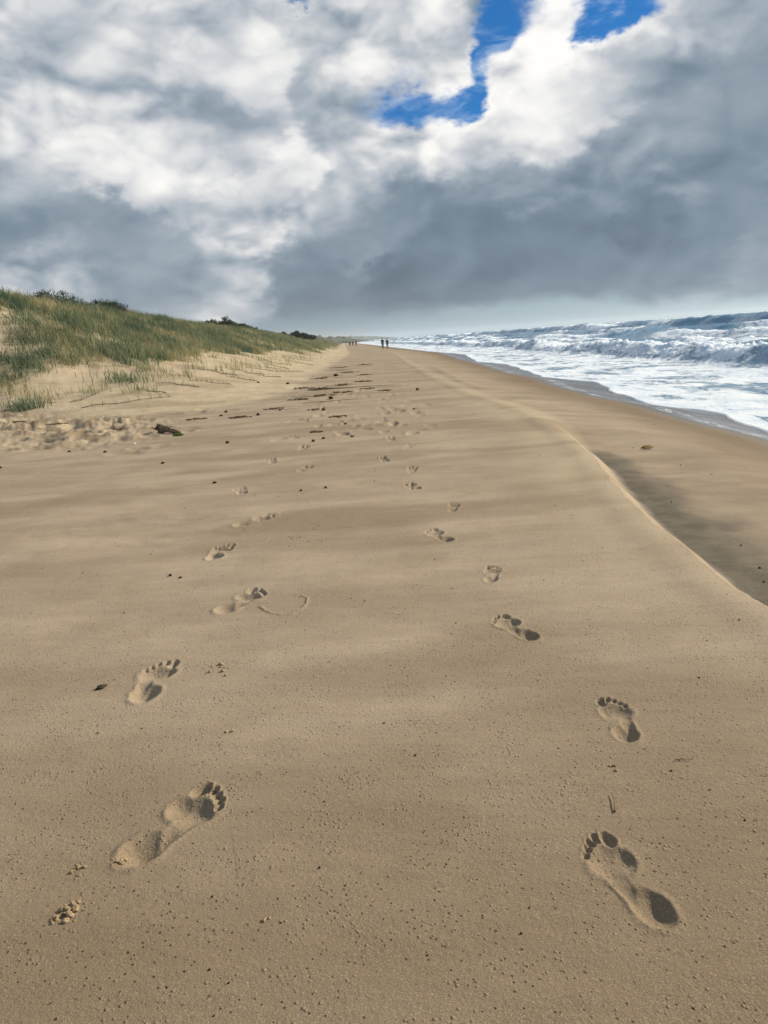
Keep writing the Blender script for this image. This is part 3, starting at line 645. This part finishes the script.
# ---------------------------------------------------------------- things lying on the sand
def blob(name, rad, sq, mat, seed, amp=.3, sub=2, freq=1.4, parent=None):
    import bmesh
    bm = bmesh.new(); bmesh.ops.create_icosphere(bm, subdivisions=sub, radius=1.0)
    co = np.array([v.co[:] for v in bm.verts]); n_ = 1 + amp * (fbm(co[:, 0] * freq + seed * 3.1 + co[:, 2], co[:, 1] * freq - seed + co[:, 2] * .7, 3))
    for v, k in zip(bm.verts, n_): v.co = v.co * float(k) * rad; v.co.x *= sq[0]; v.co.y *= sq[1]; v.co.z *= sq[2]
    me = bpy.data.meshes.new(name); bm.to_mesh(me); bm.free(); me.materials.append(mat)
    for p_ in me.polygons: p_.use_smooth = True
    o = bpy.data.objects.new(name, me); sc.collection.objects.link(o)
    if parent: o.parent = parent
    return o
def simple(name, c1, c2, scale=20, rough=.85):
    m_, N_, b_ = material(name); p_ = N_.n.new('ShaderNodeTexCoord').outputs['Object']
    n_ = N_.noise(p_, scale, 5, .65); N_.put(b_, 'Base Color', N_.mix(N_.rng(n_, .35, .65), (*c1, 1), (*c2, 1))); N_.put(b_, 'Roughness', rough); N_.put(b_, 'Specular IOR Level', .25)
    bb = N_.n.new('ShaderNodeBump'); N_.put(bb, 'Height', n_); bb.inputs['Distance'].default_value = .01; N_.put(b_, 'Normal', bb.outputs[0]); return m_
mstone = simple('dark_stone', (.03, .022, .018), (.085, .06, .042), 60)
mwood = simple('driftwood', (.10, .065, .045), (.30, .22, .15), 18); mwood2 = simple('dark_bark', (.025, .018, .02), (.09, .06, .05), 22)
mweed = simple('green_weed', (.03, .07, .015), (.09, .16, .04), 30); mwrack = simple('wrack', (.07, .048, .03), (.17, .12, .07), 40)
mclump = simple('sand_clump', (.27, .20, .115), (.46, .35, .22), 90); mshell = simple('pale_shell', (.6, .56, .5), (.75, .72, .66), 40, .5); mleafy = simple('dry_leaf', (.12, .075, .02), (.22, .145, .045), 60)
def lay(o, x, y, up=0., rot=0.): o.location = (x, y, gz(x, y) + up); o.rotation_euler = (0, 0, rot); return o
# seed-like black stones
protos = [blob('stone', 1.0, (1, .8, .7), mstone, k) for k in range(4)]
def put_stone(i, x, y, sz, label, group, cat='stone'):
    o = protos[i % 4] if i < 4 else protos[i % 4].copy()
    if i >= 4: sc.collection.objects.link(o)
    o.scale = (sz, sz, sz); lay(o, x, y, sz * .35, random.uniform(0, 6)); tag(o, label, cat, group)
big = [(-4.0,7.95,.030),(-3.68,9.0,.030),(-3.15,8.7,.03),(-2.15,7.45,.026),(-1.75,8.75,.038),(-1.36,6.1,.024),(-2.6,13.2,.045),(-2.55,12.5,.04),(-.86,14.6,.085),(-1.9,12.2,.055),(-1.62,12.8,.035),(-.85,12.2,.05),(-1.22,24.5,.12),
       (-2.3,20.3,.07),(-3.1,20.5,.06),(-.72,8.3,.035),(-.62,8.5,.035),(-.42,9.9,.03),(-.30,8.5,.024),(.85,15.6,.05),(.55,11.3,.03),(-.42,5.55,.02),(-.6,5.5,.018),(-1.06,3.55,.014),(-1.0,3.5,.012)]
for i, (x, y, sz) in enumerate(sorted(big, key=lambda q: q[1])): put_stone(i, x, y, sz * .68, '%s nearest of the loose dark stones on the open beach' % ORD[i], 'dark stones scattered along the beach')
r3 = np.random.default_rng(5)
for k in range(170):
    d = 1.05 + 5.5 * r3.uniform() ** 1.4; a = r3.uniform(-.5, .48); x, y = d * math.sin(a), d * math.cos(a)
    if x > crest_x(np.array([y]))[0] - .05 or any(abs(x - p_[0]) < .17 and -.12 < y - p_[1] < .45 for p_ in PRINTS): continue
    put_stone(100 + k, x, y, r3.uniform(.0010, .0026) * (1 + .14 * d), 'tiny dark pebble embedded in the foreground sand', 'tiny pebbles in the foreground sand', 'pebble')
o = blob('shell', .013, (1.3, .8, .6), mstone, 9, .5); lay(o, -.966, 2.31, .004, .4); tag(o, 'black broken shell left of the second left-hand footprint', 'shell')
for i, (x, y, nm) in enumerate(((-4.55, 8.9, 'white shell chip on sand below the dug-over patch at far left'), (-3.0, 9.3, 'white shell chip on sand in front of the driftwood lump'))):
    o = blob('shell', .022, (1.2, 1, .4), mshell, 20 + i); lay(o, x, y, .006, i); tag(o, nm, 'shell', 'white shell chips')
# loose crumbs of sand
def crumble(x, y, n, spread, sz, label, seed):
    import bmesh
    r = np.random.default_rng(seed); bm = bmesh.new()
    for k in range(n):
        q = bmesh.ops.create_icosphere(bm, subdivisions=2, radius=sz * r.uniform(.45, 1.1)); c = np.array([r.normal(0, spread), r.normal(0, spread * 1.1)])
        up = sz * r.uniform(.1, .9) * math.exp(-(np.hypot(*c) / spread) ** 2 * .5)
        for v in q['verts']:
            v.co *= 1 + .18 * r.normal(); v.co += Vector((c[0], c[1], up))
    me = bpy.data.meshes.new('sand_clump'); bm.to_mesh(me); bm.free(); me.materials.append(mclump)
    for p_ in me.polygons: p_.use_smooth = True
    o = bpy.data.objects.new('sand_clump', me); sc.collection.objects.link(o); lay(o, x, y, 0); tag(o, label, 'sand clump', 'crumbly sand clumps'); return o
crumble(-.669, 1.276, 26, .013, .0058, 'biggest crumbly clump of sand at the bottom left', 1)
crumble(-.702, 1.408, 14, .009, .005, 'crumbly clump of sand beside the heel of the nearest left footprint', 2)
crumble(-.618, 1.43, 9, .007, .004, 'small crumbs at the outer rim of the nearest left heel print', 3)
crumble(-.47, 1.95, 5, .006, .005, 'small sand pellet above the toes of the nearest left footprint', 4)
crumble(.53, 1.66, 4, .012, .004, 'few sand crumbs between the two nearest right-hand footprints', 5)
crumble(-.60, 2.40, 10, .022, .006, 'loose row of crumbs right of the second left-hand footprint', 6)
crumble(-.28, 1.23, 3, .01, .004, 'two sand crumbs in the bottom foreground between the tracks', 7)
for k, (x, y, w_) in enumerate(((-.50, 4.12, 'left end'), (-.41, 4.3, 'far side'), (-.36, 4.02, 'right end'))): crumble(x, y, 5, .03, .0055, 'loose crumbs at the %s of the patch right of the fourth left-hand footprint' % w_, 10 + k)
# driftwood lump and its weed, foot of the dune
root = bpy.data.objects.new('driftwood', None); sc.collection.objects.link(root); lay(root, -2.85, 10.35)
root.rotation_euler = (0, 0, R(-38)); root.scale = (.46, .5, .6)
pts = [(-.38, 0, .07), (-.2, .02, .09), (0, 0, .085), (.2, -.03, .06), (.38, -.02, .035), (.52, .01, .015)]
V, F = tube_np(pts, [.075, .085, .075, .06, .045, .02], 12); V += .018 * np.c_[perlin(V[:, 0] * 14, V[:, 1] * 14 + V[:, 2] * 9), perlin(V[:, 0] * 12 + 4, V[:, 2] * 14), perlin(V[:, 1] * 16 + V[:, 0] * 9, V[:, 2] * 9)]
mesh_np('trunk', V, F, mwood, parent=root)
o = blob('root_burl', .10, (1, 1, .95), mwood2, 31, .7, 3, 2.2, root); o.location = (-.42, .02, .09)
for k, (dx, dy, ang) in enumerate(((-.45, .08, 1.9), (-.5, -.06, 3.9), (-.2, .1, 1.2), (.1, -.05, -1.0))):
    V, F = tube_np([(dx, dy, .08), (dx + .1 * math.cos(ang), dy + .1 * math.sin(ang), .13), (dx + .2 * math.cos(ang), dy + .2 * math.sin(ang), .10)], [.018, .012, .004]); mesh_np('branch', V, F, mwood2, parent=root)
tag(root, 'knotty dark lump of driftwood at the edge of the dug-over sand', 'driftwood')
def weed(name, x, y, n, rad, mat, label, cat, group=None, flat=.5, seed=0, leaf=.03):
    r = np.random.default_rng(seed); Vs, Fs, off = [], [], 0
    for k in range(n):
        a = r.uniform(0, 6.28); q = r.uniform(.1, 1) * rad; px, py = q * math.cos(a) * 1.5, q * math.sin(a); L_ = rad * r.uniform(.3, .9); b = r.uniform(0, 6.28); pts = []
        for i in range(4): pts.append((px, py, max(.004, flat * rad * math.sin(i * 1.05) * r.uniform(.3, 1) * (1 - q / rad * .7)) + .003)); px += math.cos(b) * L_ / 3; py += math.sin(b) * L_ / 3; b += r.normal(0, .5)
        V, F = tube_np(pts, [leaf * .25, leaf * .3, leaf * .25, leaf * .08], 5); Vs.append(V); Fs.append(F + off); off += len(V)
    o = mesh_np(name, np.concatenate(Vs), np.concatenate(Fs), mat); lay(o, x, y); return tag(o, label, cat, group)
weed('seaweed', -2.62, 10.0, 70, .05, mweed, 'bright green weed tuft against the driftwood lump', 'seaweed', None, .9, 3)
WR = []
for k, (x, y, rd, lb) in enumerate((
    (-2.9, 12.2, .16, 0), (-2.2, 12.0, .22, 0), (-1.75, 13.2, .2, 0), (-1.5, 15, .25, 0), (-1.15, 15.6, .3, 0), (-.75, 16.3, .3, 0), (-1.0, 12.4, .16, 0), (-.55, 11.0, .15, 0), (-.75, 9.2, .12, 0), (.2, 16, .2, 0), (-.3, 20, .3, 0), (-.9, 19, .35, 0),
    (-1.3, 18, .3, 0), (-.2, 17, .2, 0), (-1.8, 18.5, .3, 0), (-1.6, 23, .4, 0), (-.9, 27, .4, 0), (-.3, 24, .3, 0), (-1.4, 33, .5, 0), (-.5, 36, .5, 0), (-5.3, 12.6, .16, 0), (-3.9, 11.6, .14, 0), (-4.5, 10.2, .14, 0), (-6.4, 13.6, .2, 0))):
    WR.append((x, y, rd, k))
for j, (x, y, rd, k) in enumerate(sorted(WR, key=lambda q: q[1])):
    weed('wrack_clump', x, y, 22, rd * .62, mwrack, '%s nearest flat dark wrack clump on the upper beach' % ORD[j] if x > -3.5 else '%s nearest flat dark wrack clump, half buried in the dug-over sand' % ORD[j], 'wrack', 'wrack clumps along the upper beach', .22, 40 + k, .03)
# sticks of the tide line
V, F = tube_np([(-.5, 0, .012), (-.2, .03, .02), (.1, .01, .018), (.35, .04, .015), (.5, .02, .01)], [.011, .011, .009, .007, .003])
st0 = mesh_np('stick', V, F, mtwig); first = True
rs_ = np.random.default_rng(77); ys_ = np.sort(11.5 * np.exp(rs_.uniform(0, 1.25, 26)))
for k in range(26):
    y = float(ys_[k]); x = max(rs_.normal(-1.15, .55), -2.3)
    o = st0 if first else st0.copy()
    if not first: sc.collection.objects.link(o)
    first = False; q = rs_.uniform(.15, .55) * (1 + .03 * y); o.scale = (q, q * .8, q * .55); lay(o, x, y, 0, rs_.normal(0, .35)); tag(o, '%s nearest thin dry stick on the tide line below the dune' % ORD[k], 'stick', 'sticks on the upper tide line')
o = st0.copy(); sc.collection.objects.link(o); o.scale = (2.0, .9, .8); lay(o, -.55, 17.6, .0, R(-3)); tag(o, 'longest straight stick lying across the tracks', 'stick')
# near bits
V, F = tube_np([(0, 0, .002), (.006, .02, .004), (.012, .045, .005), (.013, .07, .004)], [.0022, .0014, .0012, .0006]); o = mesh_np('twig', V, F, mtwig); lay(o, .462, 1.475, .001); tag(o, 'short curved twig above the nearest right-hand footprint', 'twig')
V, F = tube_np([(0, 0, .002), (.02, .001, .003), (.042, -.002, .002)], [.0012, .001, .0006]); o = mesh_np('twig', V, F, mtwig); lay(o, .665, 1.66, .001); tag(o, 'tiny straight straw lying near the right edge of the sand', 'twig')
Vl = np.array([(-.12, 0, .02), (-.05, .035, .045), (.05, .03, .05), (.13, 0, .02), (.05, -.035, .012), (-.05, -.03, .012), (0, 0, .015)]); Fl = [(6, 0, 1, 2), (6, 2, 3, 4), (6, 4, 5, 0)]
o = mesh_np('leaf', Vl, Fl, mleafy); sm = o.modifiers.new('thick', 'SOLIDIFY'); sm.thickness = .006; lay(o, 2.6, 7.3, .0, .2); o.scale = (.6, .6, .7); tag(o, 'curled yellow-brown leaf on the lower beach beside the runnel', 'leaf')
LB = ((2.55, 6.35), (2.5, 7.4), (2.62, 5.9), (1.9, 3.9), (1.72, 3.3), (1.8, 3.5), (1.95, 5.0), (3.4, 9.3))
ORD2 = ['very', 'second', 'third', 'fourth', 'fifth', 'sixth', 'seventh', 'eighth']
for k, (x, y) in enumerate(LB): put_stone(300 + k, x, y, .0065, '%s nearest small dark stone on the lower beach seaward of the scarp' % ORD2[sorted(LB, key=lambda q: q[1]).index((x, y))], 'stones on the lower beach')

# ---------------------------------------------------------------- people
def skinned(name, verts, edges, mat, parent=None, sub=2):
    me = bpy.data.meshes.new(name); me.from_pydata([v[:3] for v in verts], edges, []); o = bpy.data.objects.new(name, me); sc.collection.objects.link(o)
    o.modifiers.new('skin', 'SKIN'); o.modifiers['skin'].use_smooth_shade = True
    for sv, v in zip(me.skin_vertices[0].data, verts): sv.radius = (v[3], v[4] if len(v) > 4 else v[3])
    me.skin_vertices[0].data[0].use_root = True
    ss = o.modifiers.new('sub', 'SUBSURF'); ss.levels = ss.render_levels = sub
    dg = bpy.context.evaluated_depsgraph_get(); me2 = bpy.data.meshes.new_from_object(o.evaluated_get(dg)); o.modifiers.clear(); o.data = me2; me2.materials.clear(); me2.materials.append(mat)
    if parent: o.parent = parent
    return o
mskin = simple('skin', (.42, .25, .17), (.50, .31, .22), 30, .6)
def person(x, y, h_, stride, top, low, hair, label, facing=0., sink=.0, hood=False):
    """walking away or towards the camera; local +Y is the way the person faces"""
    s = h_ / 1.75; st_ = stride
    B = [(0, 0, .95, .13, .10), (0, 0, 1.12, .13, .095), (0, 0, 1.30, .155, .10), (0, 0, 1.44, .12, .08), (0, .01, 1.52, .055), (0, .02, 1.60, .07, .08), (0, .03, 1.68, .075, .09), (0, .02, 1.74, .05, .06)]
    E_ = [(i, i + 1) for i in range(7)]
    for sx in (-1, 1):
        k = len(B); f = st_ * sx
        B += [(sx * .09, 0, .88, .09, .09), (sx * .095, .14 * f + .03, .50, .06), (sx * .095, .30 * f - (.06 if f < 0 else 0), .10, .04), (sx * .10, .30 * f + .12, .035, .038, .03)]; E_ += [(0, k), (k, k + 1), (k + 1, k + 2), (k + 2, k + 3)]
        k = len(B); B += [(sx * .19, 0, 1.41, .055), (sx * .24, -.12 * f, 1.13, .042), (sx * .23, -.22 * f + .08, .90, .032), (sx * .22, -.25 * f + .12, .81, .03, .018)]; E_ += [(3, k), (k, k + 1), (k + 1, k + 2), (k + 2, k + 3)]
    scl = lambda vs: [tuple(c * s for c in v) for v in vs]
    root = bpy.data.objects.new('person', None); sc.collection.objects.link(root); lay(root, x, y, -sink, facing)
    skinned('body', scl(B), E_, mskin, root)
    gro = lambda v, d: (v[0], v[1], v[2], v[3] + d, (v[4] if len(v) > 4 else v[3]) + d)
    jk = [gro(B[i], .025) for i in (0, 1, 2, 3)] + [gro(B[i], .022) for i in (12, 13, 14)] + [gro(B[i], .022) for i in (20 - 4, 20 - 3, 20 - 2)] if False else None
    iL, iR = 8, 16
    J = [gro(B[0], .03), gro(B[1], .028), gro(B[2], .026), gro(B[3], .022)]; JE = [(0, 1), (1, 2), (2, 3)]
    for b in (12, 20): J += [gro(B[b], .02), gro(B[b + 1], .018), gro(B[b + 2], .016)]; k = len(J) - 3; JE += [(3, k), (k, k + 1), (k + 1, k + 2)]
    skinned('jacket', scl(J), JE, top, root)
    T = [gro(B[0], .015)]; TE = []
    for b in (8, 16): T += [gro(B[b], .018), gro(B[b + 1], .018), gro(B[b + 2], .016)]; k = len(T) - 3; TE += [(0, k), (k, k + 1), (k + 1, k + 2)]
    skinned('trousers', scl(T), TE, low, root)
    Hh = [(0, -.005, 1.60, .075, .06), (0, -.005, 1.69, .088, .085), (0, 0, 1.76, .06, .07)]; skinned('hair', scl(Hh), [(0, 1), (1, 2)], hair, root)
    tag(root, label, 'person', 'people walking on the beach'); return root
mnavy = simple('navy_cloth', (.012, .014, .022), (.022, .024, .035), 12); mblack = simple('black_cloth', (.01, .01, .012), (.02, .02, .022), 12); mgrey = simple('charcoal_cloth', (.02, .022, .028), (.035, .036, .042), 12); mhair = simple('dark_hair', (.02, .014, .01), (.04, .028, .02), 40)
mdenim = simple('dark_denim', (.016, .02, .035), (.03, .036, .055), 20); mred = simple('maroon_cloth', (.08, .02, .02), (.11, .03, .028), 12)
person(1.70, 128, 1.76, 1, mnavy, mblack, mhair, 'taller walker in dark clothes, left of the pair far along the beach')
person(2.48, 128.6, 1.66, -1, mblack, mdenim, mhair, 'slightly shorter walker in dark clothes, right of the pair far along the beach')
person(-4.8, 232, 1.7, 1, mgrey, mblack, mhair, 'dark distant figure, rightmost of the tiny group below the end of the dune')
person(-5.8, 233, 1.65, -1, mred, mdenim, mhair, 'distant figure in the middle of the tiny group below the end of the dune')
person(-6.7, 234, 1.6, 1, mnavy, mgrey, mhair, 'distant figure at the left of the tiny group below the end of the dune')

# ---------------------------------------------------------------- sea spray and haze
import bmesh
bm = bmesh.new(); bmesh.ops.create_cube(bm, size=1.0); me = bpy.data.meshes.new('haze'); bm.to_mesh(me); bm.free()
hz = bpy.data.objects.new('haze', me); sc.collection.objects.link(hz); hz.scale = (10400, 10400, 36); hz.location = (0, 0, 36 / 2 - 6)
mh = bpy.data.materials.new('haze'); mh.use_nodes = True; N = NT(mh.node_tree); N.n.clear()
pv = N.n.new('ShaderNodeVolumePrincipled'); pv.inputs['Color'].default_value = (.86, .93, 1.0, 1); pv.inputs['Density'].default_value = .00022; pv.inputs['Anisotropy'].default_value = .2
mo = N.n.new('ShaderNodeOutputMaterial'); N.l.new(pv.outputs[0], mo.inputs['Volume']); me.materials.append(mh); hz['kind'] = 'stuff'
sc.cycles.volume_bounces = 1
